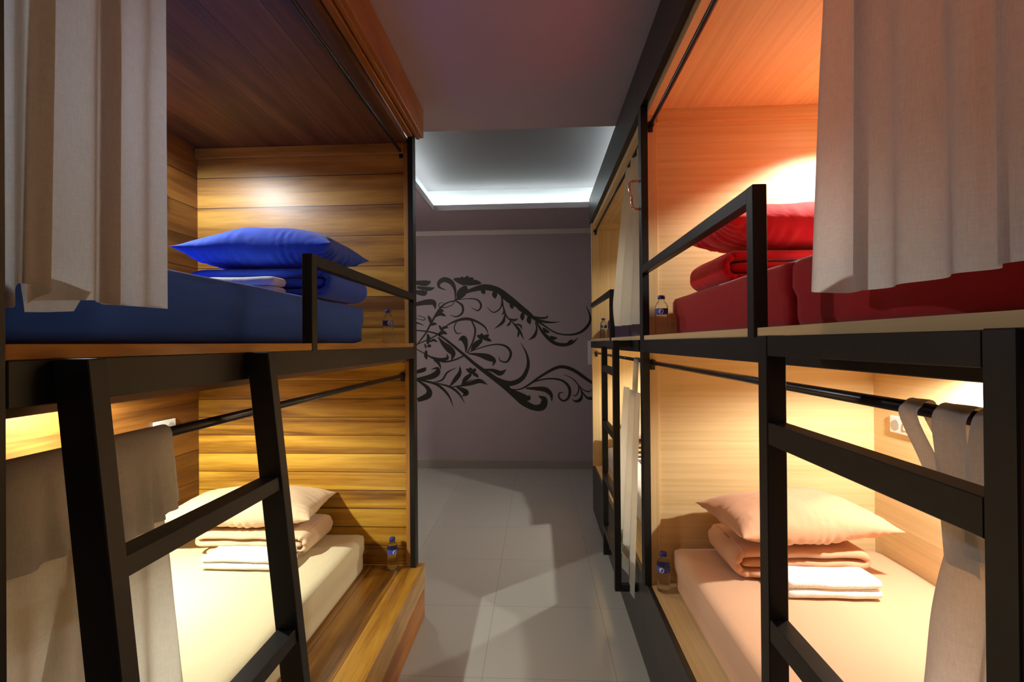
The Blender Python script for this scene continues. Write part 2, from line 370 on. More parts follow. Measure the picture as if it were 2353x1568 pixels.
B('roof_panel', M_teak_ceil, bl, (LB, -0.70, 0.5, 2.69, 2.592, 2.62))
B('top_moulding', M_teak_end, bl, (LB, -0.72, 2.625, 2.65, 2.535, 2.592), bev=0.004, seg=2)
B('fascia', M_teak_trim, bl, (-0.645, -0.62, 0.2, 2.69, 2.636, 2.797), bev=0.004, seg=2)
B('fascia_moulding', M_teak_trim, bl, (-0.66, -0.64, 0.2, 2.685, 2.628, 2.66), (-0.694, -0.664, 0.2, 2.62, 2.618, 2.65), (-0.712, -0.64, 0.2, 2.688, 2.65, 2.797), bev=0.004, seg=2)
B('guard_rail', M_black, bl, (-0.697, LX+.001, 1.425, 1.46, 1.48, 1.772), (-0.697, LX, 1.46, 2.626, 1.737, 1.772), bev=0.0015)
def rod(parent, x, y0, y1, z, r, sgn, far=True):
    bm = bmesh.new(); tube(bm, [(x, y0, z), (x, y1, z)], r, 16); o = link('curtain_rod', bm, M_rod, parent, True)
    for yy, s in ((y1, -1), (y0, 1)):
        bm = bmesh.new()
        tube(bm, [(x, yy, z), (x, yy+s*0.014, z)], r*1.7, 16)
        box(bm, x-0.011, x+0.011, min(yy, yy+s*0.008), max(yy, yy+s*0.008), z-0.032, z+0.012, bev=0.002)
        link('rod_bracket', bm, M_rod, o)
rod(bl, -0.735, 0.536, 2.65, 2.548, 0.009, 1)
rod(bl, -0.735, 0.536, 2.65, 1.328, 0.0105, 1)

# ------------------------------------------------------------------ right bunks: pale laminate, black steel frame
RX = 0.475; RB = 1.50
def right_bunk(dy, label, last):
    b = thing('bunk_bed', label, 'bunk bed', (RX, 0.18+dy, 0), 'pale laminate bunks right of the aisle')
    y0, y1 = 0.18+dy, 2.27+dy
    s = 0.02*last
    B('plinth', M_blackwood, b, (0.485, 0.505, y0, y1+.04, 0.0, 0.4), bev=0.002)
    B('bed_base', M_lam_yx, b, (0.506, RB, y0+.002, y1+.038, 0.375, 0.4))
    B('bunk_platform', M_lam_yx, b, (RX+.006, RB, y0+.002, y1+.038, 1.509, 1.529), bev=0.001)
    B('bunk_underside', M_lam_yx, b, (0.507, RB, y0+.002, y1+.038, 1.46, 1.508))
    B('end_panel', M_lam_x if not last else M_lam_z, b, (0.507, RB, y1+.012, y1+.038, 1.529, 2.60))
    B('end_panel', M_lam_x if not last else M_lam_z, b, (0.507, RB, y1+.012, y1+.038, 0.4, 1.46))
    B('panel_edge_strip', M_lam_z, b, (0.5065-s, 0.552, y1+.002, y1+.012, 1.529, 2.56), (0.5065-s, 0.552, y1+.002, y1+.012, 0.4, 1.46), bev=0.0008)
    if last: B('panel_edge_strip', M_lam_z, b, (0.4865, 0.506, y1+.012, y1+.04, 0.4, 1.452), (0.4865, 0.506, y1+.012, y1+.04, 1.53, 2.56))
    B('top_moulding', M_lam_x, b, (0.552, RB, y1-.004, y1+.012, 2.50, 2.56), bev=0.001)
    B('back_panel', M_lam_y, b, (RB, RB+.025, y0+.001, y1+.038, 1.529, 2.60))
    B('back_panel', M_lam_y, b, (RB, RB+.025, y0+.001, y1+.038, 0.375, 1.509))
    B('roof_panel', M_lam_yx, b, (0.507, RB, y0+.001, y1+.038, 2.56, 2.59))
    B('fascia', M_blackwood, b, (0.478, 0.504, y0+.0005, y1+.038+.06*last, 2.573, 2.797), bev=0.001)
    B('fascia_soffit', M_lam_yx, b, (0.505, 0.56, y0+.002, y1+.002, 2.535, 2.56))
    if not last:
        post(b, RX, RX+.031, y1-.02, y1+.04, 0.4, 2.572)
        # small copper pull bolted to the outer edge of the post
        bm = bmesh.new()
        yy = y1+.012
        tube(bm, cr([(RX+.002, yy, 2.238), (RX-.030, yy, 2.238), (RX-.046, yy, 2.226), (RX-.046, yy, 2.19), (RX-.038, yy, 2.165), (RX-.037, yy, 2.132), (RX-.028, yy, 2.112), (RX+.002, yy, 2.110)], 40), 0.0055, 10)
        link('pull_handle', bm, M_copper, b, True)
    else:
        pass
    post(b, RX, RX+.031, y0+.001, y0+.045, 0.4, 2.572) if not last else None
    B('beam', M_black, b, (RX, RX+.031, y0+.05 if not last else y0+.042, y1-.021 if not last else y1+.01, 1.453, 1.509), bev=0.0015)
    B('guard_rail', M_black, b, (RX-.001, RX+.03, 1.104+dy, 1.138+dy, 1.506, 1.845), (RX, RX+.03, 1.138+dy, y1-.021 if not last else y1+.002, 1.81, 1.845), bev=0.0015)
    rod(b, 0.522, y0+.05, y1+.002, 2.488, 0.0095, 1)
    rod(b, 0.522, y0+.05, y1+.002, 1.405, 0.0095, 1)
    B('near_panel', M_lam_x, b, (0.507, RB, y0+.002, y0+.02, 0.4, 1.46), (0.507, RB, y0+.002, y0+.02, 1.529, 2.56)) if not last else None
    return b
right_bunk(0.0, 'two-tier pale laminate bunk with black frame, nearest on the right, red mattress above', 0)
right_bunk(2.13, 'two-tier pale laminate bunk at the far end of the right side, purple mattress above', 1)

# ------------------------------------------------------------------ ladders
lad = thing('ladder', 'black steel ladder leaning out from the teak bunk on the left', 'ladder', (-0.5, 0.66, 0))
def lean(z): return -0.612+0.105*(1.475-z)      # aisle side edge of the leaning stile
for y in (0.64, 1.09):
    bm = bmesh.new()
    prism(bm, [(lean(0), 0), (lean(1.483), 1.483), (lean(1.483)-.052, 1.483), (lean(0)-.056, 0)], 'y', y, y+.03)
    bmesh.ops.bevel(bm, geom=bm.edges[:], offset=0.0015, segments=1, affect='EDGES')
    link('stile', bm, M_black, lad)
for z in (1.20, 0.855, 0.51, 0.165):
    bm = bmesh.new(); x = lean(z)
    prism(bm, [(x-.003, z-.03), (x-.006, z), (x-.048, z), (x-.045, z-.03)], 'y', 0.6705, 1.0895)
    bmesh.ops.bevel(bm, geom=bm.edges[:], offset=0.0012, segments=1, affect='EDGES')
    link('rung', bm, M_black, lad)
def right_ladder(dy, label):
    t = thing('ladder', label, 'ladder', (0.395, 0.64+dy, 0.25), 'upright ladders on the right bunks')
    xa, xb = 0.378, 0.410
    for y in (0.408, 0.834): B('stile', M_black, t, (xa, xb, y+dy, y+.032+dy, 0.25, 1.509), bev=0.0015)
    for z in (1.365, 1.04, 0.735, 0.43): B('rung', M_black, t, (xa+.001, xb-.001, .4405+dy, .8335+dy, z-.036, z), bev=0.0012)
    B('top_bar', M_black, t, (xa+.001, xb-.001, .4405+dy, .8335+dy, 1.475, 1.508), bev=0.0012)
    for y in (0.408, 0.834):
        B('foot_bracket', M_black, t, (xb+.0005, 0.4845, y+dy, y+.032+dy, 0.25, 0.282), bev=0.0012)
        B('top_bracket', M_black, t, (xb+.0005, 0.474, y+dy, y+.032+dy, 1.475, 1.508), bev=0.0012)
right_ladder(0.0, 'black steel ladder standing off the nearest bunk on the right')
right_ladder(2.082, 'black steel ladder on the far right bunk beside the aisle')

# ------------------------------------------------------------------ bedding
def mattress(name, mat, x0, x1, y0, y1, z0, z1, label, cat='mattress', sag=0.0, seed=1):
    bm = bmesh.new(); nx, ny, nz = 22, 40, 6
    box(bm, x0, x1, y0, y1, z0, z1)
    bmesh.ops.subdivide_edges(bm, edges=[e for e in bm.edges if abs((e.verts[0].co-e.verts[1].co).y) > .01], cuts=ny, use_grid_fill=True)
    bmesh.ops.subdivide_edges(bm, edges=[e for e in bm.edges if abs((e.verts[0].co-e.verts[1].co).x) > .01], cuts=nx, use_grid_fill=True)
    bmesh.ops.subdivide_edges(bm, edges=[e for e in bm.edges if abs((e.verts[0].co-e.verts[1].co).z) > .01], cuts=nz, use_grid_fill=True)
    cx, cy, cz = (x0+x1)/2, (y0+y1)/2, (z0+z1)/2; hx, hy, hz = (x1-x0)/2, (y1-y0)/2, (z1-z0)/2; r = 0.03
    for v in bm.verts:
        c = v.co; d = Vector((max(abs(c.x-cx)-(hx-r), 0), max(abs(c.y-cy)-(hy-r), 0), max((c.z-cz)-(hz-r), 0) if c.z > cz else max((cz-c.z)-(hz-.02), 0)))
        rr = r if c.z > cz else .02
        if d.length > rr:
            k = rr/d.length; dd = d*k
            c.x = cx+math.copysign(1, c.x-cx)*(hx-r+dd.x) if d.x > 0 else c.x
            c.y = cy+math.copysign(1, c.y-cy)*(hy-r+dd.y) if d.y > 0 else c.y
            if d.z > 0: c.z = (cz+hz-r+dd.z) if c.z > cz else (cz-hz+.02-dd.z)
        if c.z > z0+.02:
            nn = noise.noise(Vector((c.x*4, c.y*4, seed*7.3)))*.003 + noise.noise(Vector((c.x*11, c.y*9, seed)))*.0015
            c.z += nn
            if abs(c.x-cx) > hx*.9: c.x += noise.noise(Vector((c.y*3, c.z*6, seed*3)))*.0025
    o = link(name, bm, mat, None, True)
    return tag(o, label, cat)
mattress('mattress', M_bluem, -1.875, -0.875, 0.62, 2.47, 1.505, 1.692, 'thick blue-sheeted mattress on the upper tier of the teak bunk', seed=2)
mattress('mattress', M_creamm, -1.875, -0.925, 0.62, 2.60, 0.291, 0.488, 'pale cream-sheeted mattress on the lower tier of the teak bunk', seed=3)
mattress('mattress', M_redm, 0.607, 1.49, 1.225, 2.265, 1.530, 1.70, 'red mattress on the upper right tier beside the near guard rail', seed=4)
mattress('mattress_section', M_redm, 0.604, 1.49, 0.24, 1.218, 1.530, 1.70, 'nearer red mattress section behind the hanging upper right curtain', seed=9)
mattress('mattress', M_tanm, 0.592, 1.485, 0.24, 2.245, 0.401, 0.585, 'tan-sheeted mattress on the near lower right tier', seed=5)
mattress('mattress', M_purple, 0.61, 1.485, 2.38, 4.36, 1.530, 1.70, 'dark purple mattress on the far upper right tier behind a curtain', seed=6)
mattress('mattress', M_beigem, 0.60, 1.485, 2.38, 4.36, 0.401, 0.585, 'off-white mattress on the far lower right tier behind a ladder', seed=7)

def pillow(mat, c, L_, W_, H_, rz=0, tx=0, ty=0, seed=0, label='', bot=0.45):
    """soft stuffed pillow with pointed corners, a seam and radiating creases; L along x, W along y"""
    rnd = random.Random(seed); nu, nv = 110, 70
    ph = [rnd.uniform(0, 6.28) for _ in range(8)]
    bm = bmesh.new(); top = {}; bo = {}
    for i in range(nu+1):
        for j in range(nv+1):
            u = -1+2*i/nu; v = -1+2*j/nv
            # concave outline: sides pulled in between the corners
            px = u*(1-0.09*(1-v*v)*abs(u)**3); py = v*(1-0.13*(1-u*u)*abs(v)**3)
            e = max(1-abs(u)**2.3, 0)**.62*max(1-abs(v)**2.3, 0)**.62
            ev = math.exp(-((1-abs(v))/.20)); eu = math.exp(-((1-abs(u))/.16))
            cre = ((math.sin(u*43+ph[0]+3*math.sin(u*7+ph[1]))*(.6+.4*math.sin(u*11+ph[4])))*ev*(1-abs(u)**4)+(math.sin(v*29+ph[2]+3*math.sin(v*5+ph[3]))*(.6+.4*math.sin(v*9+ph[5])))*eu*(1-abs(v)**4))
            q = noise.noise(Vector((u*2.4+seed, v*2.2, 3.1)))*.10
            env = min(1, (1-max(abs(u), abs(v)))*9)
            h = e*(1+q)+cre*.045*env
            x = px*L_/2; y = py*W_/2
            dz = 0.012*noise.noise(Vector((u*1.7, v*1.7, seed+5)))
            top[i, j] = bm.verts.new((x, y, h*H_*(1-bot)+dz))
            if 0 < i < nu and 0 < j < nv: bo[i, j] = bm.verts.new((x, y, -max(e, 0)**.8*H_*bot+dz-cre*.10*H_*env))
            else: bo[i, j] = top[i, j]
    for i in range(nu):
        for j in range(nv):
            bm.faces.new((top[i, j], top[i+1, j], top[i+1, j+1], top[i, j+1]))
            q = (bo[i, j+1], bo[i+1, j+1], bo[i+1, j], bo[i, j])
            if len(set(q)) == 4:
                try: bm.faces.new(q)
                except ValueError: pass
    mt = Matrix.Translation(c) @ Matrix.Rotation(rz, 4, 'Z') @ Matrix.Rotation(tx, 4, 'X') @ Matrix.Rotation(ty, 4, 'Y')
    bm.transform(mt)
    return tag(link('pillow', bm, mat, None, True), label, 'pillow')

def duvet(mat, x0, x1, y0, y1, z0, z1, label, seed=0, roll_right=True, lean_y=0.0):
    """quilt folded over in layers around an axis along y: thick ribbon profile in xz"""
    rnd = random.Random(seed); th = (z1-z0)/3*0.98
    W = x1-x0; r = th/2
    zc = [z0+th*.5, z0+th*1.5, z0+th*2.5]
    # centre line: bottom layer left to right, round the right end, middle layer back, round the left end, top layer to the right
    path = [(x0+.07, zc[0])]
    path += [(x0+W*k/8, zc[0]) for k in range(2, 8)]
    rr = (zc[2]-zc[0])/2
    for k in range(0, 9):
        a = -PI/2+PI*k/8; path.append((x1-rr-r*.6+rr*math.cos(a)*1.0, (zc[0]+zc[2])/2+rr*math.sin(a)))
    path += [(x1-W*k/8, zc[2]) for k in range(2, 7)]
    path += [(x0+.05, zc[2]), (x0+.022, zc[2]-th*.35), (x0+.028, zc[1]+.002), (x0+.09, zc[1])]
    path += [(x0+W*k/8, zc[1]) for k in range(2, 7)] + [(x1-rr+r*.35, zc[1])]
    if not roll_right: path = [(x0+x1-p[0], p[1]) for p in path]
    P = cr(path, 150); ny = 30
    bm = bmesh.new(); rings = []
    for j in range(ny+1):
        v = j/ny; y = y0+(y1-y0)*v
        endt = min(1, min(v, 1-v)*9+.28)**.5
        ring = []
        side = []
        for i, (x, z) in enumerate(P):
            a = P[max(i-1, 0)]; b = P[min(i+1, len(P)-1)]
            d = Vector((b[0]-a[0], b[1]-a[1])).normalized(); n = Vector((-d.y, d.x))
            k = .5*th*endt*(.96+.10*noise.noise(Vector((i*.12, v*3, seed))))
            e = min(1, min(i, len(P)-1-i)/3+.5)
            wv = .0035*math.sin(i*.55+v*5+seed)*max(0, 1-min(v, 1-v)*5)
            side.append((x, z, n, k*e*.93, wv))
        lo = [bm.verts.new((s[0]+s[2].x*s[3], y+lean_y*(s[1]-z0)+s[4], s[1]+s[2].y*s[3])) for s in side]
        hi = [bm.verts.new((s[0]-s[2].x*s[3], y+lean_y*(s[1]-z0)+s[4], s[1]-s[2].y*s[3])) for s in side]
        rings.append(lo+hi[::-1])
    n = len(rings[0])
    for a, b in zip(rings, rings[1:]):
        for k in range(n): bm.faces.new((a[k], a[(k+1) % n], b[(k+1) % n], b[k]))
    h = n//2
    for rg, flip in ((rings[0], 1), (rings[-1], 0)):
        for k in range(h-1):
            q = (rg[k], rg[k+1], rg[n-2-k], rg[n-1-k])
            bm.faces.new(q if flip else q[::-1])
    return tag(link('folded_duvet', bm, mat, None, True), label, 'duvet')

def towel(x0, x1, y0, y1, z0, z1, label, seed=0, rz=0):
    """folded terry towel: three soft layers"""
    bm = bmesh.new(); n = 2; th = (z1-z0)/n
    for k in range(n):
        t = bmesh.new(); box(t, x0, x1, y0, y1, z0+k*th, z0+(k+1)*th*.999)
        bmesh.ops.subdivide_edges(t, edges=[e for e in t.edges if abs((e.verts[0].co-e.verts[1].co).x) > .01], cuts=26, use_grid_fill=True)
        bmesh.ops.subdivide_edges(t, edges=[e for e in t.edges if abs((e.verts[0].co-e.verts[1].co).y) > .01], cuts=12, use_grid_fill=True)
        bmesh.ops.subdivide_edges(t, edges=[e for e in t.edges if abs((e.verts[0].co-e.verts[1].co).z) > .001], cuts=3, use_grid_fill=True)
        cx, cy, cz = (x0+x1)/2, (y0+y1)/2, z0+(k+.5)*th
        for v in t.verts:
            c = v.co; r = th*.48
            dx = max(abs(c.x-cx)-((x1-x0)/2-r), 0); dy = max(abs(c.y-cy)-((y1-y0)/2-r), 0); dz = abs(c.z-cz)
            D = math.sqrt(dx*dx+dy*dy+dz*dz)
            if (dx > 0 or dy > 0) and D > r:
                f = r/D
                if dx > 0: c.x = cx+math.copysign((x1-x0)/2-r+dx*f, c.x-cx)
                if dy > 0: c.y = cy+math.copysign((y1-y0)/2-r+dy*f, c.y-cy)
                c.z = cz+math.copysign(dz*f, c.z-cz)
            w_ = noise.noise(Vector((c.x*9+seed, c.y*9, k)))*.006
            if k == n-1: c.z += w_*(c.z-z0)/(z1-z0)
            c.y += noise.noise(Vector((c.x*14+seed, k*3.3, c.z*20)))*.004; c.x += noise.noise(Vector((c.y*14+seed, k*5.3, c.z*20)))*.004
        if rz:
            t.transform(Matrix.Translation((cx, cy, 0)) @ Matrix.Rotation(rz, 4, 'Z') @ Matrix.Translation((-cx, -cy, 0)))
        me = bpy.data.meshes.new('t'); t.to_mesh(me); t.free(); bm.from_mesh(me); bpy.data.meshes.remove(me)
    return tag(link('folded_towel', bm, M_towel, None, True), label, 'towel')

# upper left (blue)
duvet(M_blue, -1.46, -0.845, 1.98, 2.42, 1.696, 1.826, 'blue folded duvet under the blue pillow, upper left tier', seed=1)
pillow(M_blue, (-1.165, 2.16, 1.910), 0.685, 0.44, 0.19, rz=R(-1), ty=R(0), seed=3, label='plump blue pillow on top of the folded blue duvet')
towel(-1.34, -1.02, 1.86, 1.965, 1.697, 1.768, 'white folded towel in front of the blue duvet', seed=1)
# lower left (cream)
duvet(M_cream, -1.66, -1.10, 2.28, 2.585, 0.492, 0.602, 'cream folded duvet beneath the cream pillow, lower left tier', seed=4)
pillow(M_cream, (-1.46, 2.44, 0.678), 0.74, 0.37, 0.165, rz=R(3), tx=R(3), seed=8, label='cream pillow lying on the cream duvet, lower left tier')
towel(-1.52, -1.13, 2.13, 2.265, 0.493, 0.555, 'white folded towel on the cream mattress before the cream duvet', seed=2)
# upper right (red)
duvet(M_red, 0.66, 1.22, 1.78, 2.17, 1.704, 1.83, 'red folded duvet under the red pillow, upper right tier', seed=7, roll_right=False)
pillow(M_red, (0.98, 1.97, 1.920), 0.70, 0.44, 0.185, rz=R(4), ty=R(2), seed=11, label='plump red pillow on top of the folded red duvet')
towel(0.86, 1.12, 1.62, 1.745, 1.705, 1.756, 'white folded towel on the red mattress, mostly hidden by its edge', seed=5)
# lower right (tan)
duvet(M_tan, 0.745, 1.26, 1.92, 2.22, 0.590, 0.707, 'tan folded duvet beneath the tan pillow, lower right tier', seed=9, roll_right=False)
pillow(M_tan, (1.018, 2.035, 0.796), 0.635, 0.375, 0.165, rz=R(8), tx=R(2), seed=15, label='tan pillow lying on the tan duvet, lower right tier')
towel(0.87, 1.20, 1.78, 1.905, 0.590, 0.657, 'white folded towel on the tan mattress before the tan duvet', seed=7)
# far right bunk
duvet(M_beige, 0.72, 1.26, 3.92, 4.32, 0.590, 0.703, 'beige folded duvet on the far lower right tier', seed=12, roll_right=False)
pillow(M_beige, (1.02, 4.10, 0.78), 0.68, 0.42, 0.17, rz=R(6), seed=21, label='beige pillow on the beige duvet, far lower right tier')
towel(0.80, 1.12, 3.70, 3.87, 0.590, 0.644, 'white folded towel on the off-white mattress of the far lower right tier', seed=9)

# ------------------------------------------------------------------ bottles
def bottle(x, y, z, label, side=0.0):
    b = thing('water_bottle', label, 'bottle', (x, y, z), 'small water bottles on the bunk shelves')
    prof = [(0, .001), (.018, .001), (.0265, .005), (.0275, .014)]
    for k in range(7): zz = .02+k*.009; prof += [(.0278, zz), (.0262, zz+.0045)]
    prof += [(.0278, .086), (.0274, .09), (.0274, .116), (.0278, .119), (.0265, .128), (.0205, .140), (.0135, .149), (.0125, .152), (.0125, .156)]
    bm = bmesh.new(); lathe(bm, [(r, h+z) for r, h in prof]+[(0, .156+z)], x, y, 28); link('bottle_body', bm, M_pet, b, True)
    bm = bmesh.new(); lathe(bm, [(.0145, .1565+z), (.0155, .158+z), (.0155, .170+z), (.0135, .173+z), (0, .173+z)], x, y, 24); link('cap', bm, M_cap, b, True)
    bm = bmesh.new(); lathe(bm, [(.0281, .0905+z), (.0281, .1155+z)], x, y, 32); lb = link('bottle_label', bm, M_label, b, True)
    bm = bmesh.new(); a0 = side
    cen = []
    for k in range(20):
        a = 2*PI*k/20; cen.append(bm.verts.new((x+.0286*math.cos(a0+.38*math.cos(a)), y+.0286*math.sin(a0+.38*math.cos(a)), z+.103+.0115*math.sin(a))))
    bm.faces.new(cen); link('label_emblem', bm, M_emblem, lb)
bottle(-0.775, 2.52, 1.505, 'small clear water bottle at the end of the blue tier', -PI/2+.6)
bottle(-0.785, 2.60, 0.291, 'small clear water bottle on the teak ledge by the cream mattress', -PI/2+.7)
bottle(0.545, 2.19, 1.530, 'small clear water bottle beside the red mattress', -PI/2-.3)
bottle(0.545, 2.20, 0.401, 'small clear water bottle beside the tan mattress', -PI/2-.5)
bottle(0.56, 4.20, 1.530, 'small clear water bottle on the far upper right tier', -PI/2)

# ------------------------------------------------------------------ outlets, switch plate
def outlet(x, s, y, z, label):
    o = thing('power_outlet', label, 'power outlet', (x, y, z), 'white wall outlets inside the bunks')
    B('outlet_plate', M_plastic, o, (min(x, x+s*.012), max(x, x+s*.012), y-.072, y+.072, z-.036, z+.036), bev=0.005, seg=3)
    B('switch_rocker', M_plastic, o, (min(x+s*.0125, x+s*.017), max(x+s*.0125, x+s*.017), y-.056, y-.036, z-.016, z+.016), (min(x+s*.0125, x+s*.017), max(x+s*.0125, x+s*.017), y-.032, y-.012, z-.016, z+.016), bev=0.002)
    bm = bmesh.new(); tube(bm, [(x+s*.0125, y+.034, z), (x+s*.0145, y+.034, z)], .021, 24); link('socket', bm, M_plasticd, o)
outlet(LB+.0006, 1, 2.39, 1.088, 'white double outlet on the teak back wall of the lower left tier')
outlet(LB+.0006, 1, 2.315, 2.27, 'white outlet on the teak back wall of the upper left tier')
outlet(RB-.0006, -1, 2.095, 1.146, 'white double outlet on the pale back wall of the lower right tier')
sw = thing('wall_switch', 'tall white switch plate on the far wall beside the last bunk', 'switch', (0.57, 5.87, 1.38))
B('switch_plate', M_plastic, sw, (0.595, 0.68, 5.858, 5.8695, 1.235, 1.52), bev=0.003)
B('switch_key', M_plastic, sw, (0.612, 0.663, 5.854, 5.858, 1.40, 1.46), bev=0.002)

# ------------------------------------------------------------------ bunk lamps
def bunk_lamp(x, y, z, key, label, cone=150, tilt=(0, 0)):
    p, col = LAMP[key]
    t = thing('bunk_lamp', label, 'lamp', (x, y, z), 'small round lamps in the bunks')
    bm = bmesh.new(); lathe(bm, [(0, z), (.036, z), (.036, z-.018), (.030, z-.020)], x, y, 28); link('lamp_housing', bm, M_plastic, t, True)
    bm = bmesh.new(); lathe(bm, [(.030, z-.0195), (.026, z-.021), (0, z-.0215)], x, y, 28); link('lamp_lens', bm, emit('lamp_lens_'+key, col, 40), t, True)
    ld = bpy.data.lights.new('bunk_lamp_light', 'SPOT'); ld.energy = p*4; ld.color = col; ld.spot_size = R(cone); ld.spot_blend = 0.35; ld.shadow_soft_size = 0.045 if key == 'LU' else 0.025
    lo = bpy.data.objects.new('bunk_lamp_light', ld); C.objects.link(lo); lo.parent = t; lo.location = (0, 0, -0.03)
    lo.rotation_euler = (tilt[0], tilt[1], 0)
bunk_lamp(-1.80, 2.0, 2.591, 'LU', 'small round lamp under the teak roof of the upper left tier', 172)
bunk_lamp(-1.72, 1.75, 1.404, 'LL', 'small round lamp under the blue tier lighting the cream mattress', 165)
bunk_lamp(1.34, 1.92, 2.559, 'RU', 'small round lamp under the laminate roof above the red mattress', 130)
bunk_lamp(1.36, 1.58, 1.459, 'RL', 'small round lamp above the tan mattress', 165)
bunk_lamp(1.34, 3.7, 2.559, 'FU', 'small round lamp above the purple mattress on the far bunk', 150)
bunk_lamp(1.36, 3.7, 1.459, 'FL', 'small round lamp above the off-white mattress on the far bunk', 165)

# ------------------------------------------------------------------ curtains
def sheet(bm, top, bot, zt, zb, n=160, rows=46, wob=0.004, seed=0, ease=1.0):
    """cloth between a plan path at the top and one at the bottom; zt/zb: lists of heights along the path"""
    T = cr(top, n); Bt = cr(bot, n); ZT = cr([(z,) for z in zt], n); ZB = cr([(z,) for z in zb], n)
    g = []
    for j in range(rows+1):
        f = (j/rows)**ease; row = []
        for i in range(n):
            x = T[i][0]*(1-f)+Bt[i][0]*f; y = T[i][1]*(1-f)+Bt[i][1]*f; z = ZT[i][0]*(1-j/rows)+ZB[i][0]*(j/rows)
            a = wob*math.sin(PI*min(1, f*1.5))
            x += a*noise.noise(Vector((i*.06, z*5, seed))); y += a*noise.noise(Vector((i*.06, z*5, seed+9)))
            row.append(bm.verts.new((x, y, z)))
        g.append(row)
    for a, b in zip(g, g[1:]):
        for i in range(n-1): bm.faces.new((a[i], a[i+1], b[i+1], b[i]))
def hem(bm_fn, name, mat, parent): ...
def ring(parent, x, y, z, r):
    bm = bmesh.new(); tube(bm, [(x, y+.001, z)]+[(x, y, z)], r, 12)

# upper left curtain (bunched at the near end)
cu = thing('curtain', 'white curtain bunched at the near end of the upper left tier', 'curtain', (-0.735, 0.75, 2.5))
top = [(-.768, .985), (-.774, .955), (-.764, .92), (-.772, .88), (-.765, .84), (-.745, .815), (-.722, .82), (-.711, .812), (-.716, .78), (-.708, .755), (-.717, .725), (-.722, .69), (-.712, .682), (-.699, .694), (-.700, .672), (-.703, .652), (-.745, .672), (-.775, .692), (-.79, .68), (-.79, .63)]
bot = [(-.768, .985), (-.776, .95), (-.764, .915), (-.774, .88), (-.768, .84), (-.748, .805), (-.724, .81), (-.711, .802), (-.720, .77), (-.706, .745), (-.722, .71), (-.728, .67), (-.715, .660), (-.694, .668), (-.696, .650), (-.699, .632), (-.745, .665), (-.775, .690), (-.79, .68), (-.79, .63)]
bm = bmesh.new(); sheet(bm, top, bot, [2.556]*6, [1.577, 1.577, 1.576, 1.576, 1.574, 1.574, 1.570, 1.570, 1.574, 1.572, 1.568, 1.562, 1.575, 1.585, 1.586, 1.585, 1.56, 1.56, 1.56], seed=1, n=240)
link('curtain_cloth', bm, M_curt2, cu, True)
bm = bmesh.new(); sheet(bm, [(-.733, .775), (-.734, .71), (-.733, .66)], [(-.733, .742), (-.732, .70), (-.733, .667)], [1.61]*3, [1.556, 1.552, 1.550], n=40, rows=10)
link('curtain_hem', bm, M_curt2, cu, True)

# lower left curtain (thrown over its rod)
cl = thing('curtain', 'white curtain thrown over the rod of the lower left tier', 'curtain', (-0.735, 0.75, 1.33))
def draped(bm, ys, front_z, back_z, x, zr, r, n=150, fy=None, seed=0, back_spread=0.0, amp=.008, xb=0.0, sgn=1):
    """cloth over a rod that runs along y: front flap (aisle side), over the rod, and down behind"""
    rows = []
    F = 16; O = 10; K = 34
    fz = cr([(z,) for z in front_z], n); bz = cr([(z,) for z in back_z], n); Y = cr([(y,) for y in ys], n)
    for i in range(n):
        col = []; y = Y[i][0]; s = i/(n-1)
        fold = math.sin(s*31+seed+1.6*math.sin(s*9))
        for j in range(F+1):
            f = 1-j/F; z = zr+(fz[i][0]-zr)*f
            col.append((x+sgn*(r+.003+.006*f+amp*fold*f*1.2), y+(s-.5)*.04*f, z))
        for j in range(1, O):
            a = PI*j/O; col.append((x+sgn*(r+.003)*math.cos(a), y, zr+(r+.003)*math.sin(a)))
        for j in range(K+1):
            f = j/K; z = zr+(bz[i][0]-zr)*f
            col.append((x-sgn*(r+.003+xb*f)+sgn*amp*2.6*math.sin(s*24+seed*2)*f, y+(s-.5)*back_spread*f+.010*noise.noise(Vector((s*5, f*4, seed))), z))
        rows.append([bm.verts.new(c) for c in col])
    for a, b in zip(rows, rows[1:]):
        for k in range(len(a)-1): bm.faces.new((a[k], a[k+1], b[k+1], b[k]))
bm = bmesh.new(); draped(bm, [.56, .60, .66, .72, .78], [1.20, 1.19, 1.185, 1.19, 1.20], [.60, .60, .60, .60, .60], -0.735, 1.328, .013, seed=1, back_spread=.10, amp=.006)
draped(bm, [.78, .83, .88, .93], [1.14, 1.155, 1.17, 1.19], [.56, .56, .56, .56], -0.735, 1.328, .015, n=70, seed=5, back_spread=.26, xb=.03, amp=.007)
link('curtain_cloth', bm, M_curt2, cl, True)

# upper right curtain (bunched at the near end)
cu = thing('curtain', 'white curtain hanging over the near end of the red tier', 'curtain', (0.522, 0.7, 2.5))
top = [(.532, .905), (.527, .885), (.540, .855), (.536, .80), (.512, .765), (.492, .768), (.485, .752), (.495, .71), (.486, .675), (.500, .635), (.489, .60), (.500, .565), (.488, .54), (.505, .49), (.495, .44), (.512, .38), (.50, .32), (.515, .26)]
bot = [(.530, .980), (.522, .95), (.545, .90), (.540, .84), (.515, .79), (.490, .785), (.482, .768), (.498, .72), (.483, .68), (.505, .635), (.488, .60), (.507, .565), (.486, .54), (.515, .49), (.49, .44), (.52, .38), (.50, .32), (.515, .26)]
bm = bmesh.new(); sheet(bm, top, bot, [2.50]*8, [1.595, 1.590, 1.583, 1.583, 1.578, 1.576, 1.574, 1.574, 1.575, 1.577, 1.577, 1.578, 1.58, 1.58, 1.57, 1.57, 1.57], seed=3, n=260, wob=.006)
link('curtain_cloth', bm, M_curt, cu, True)

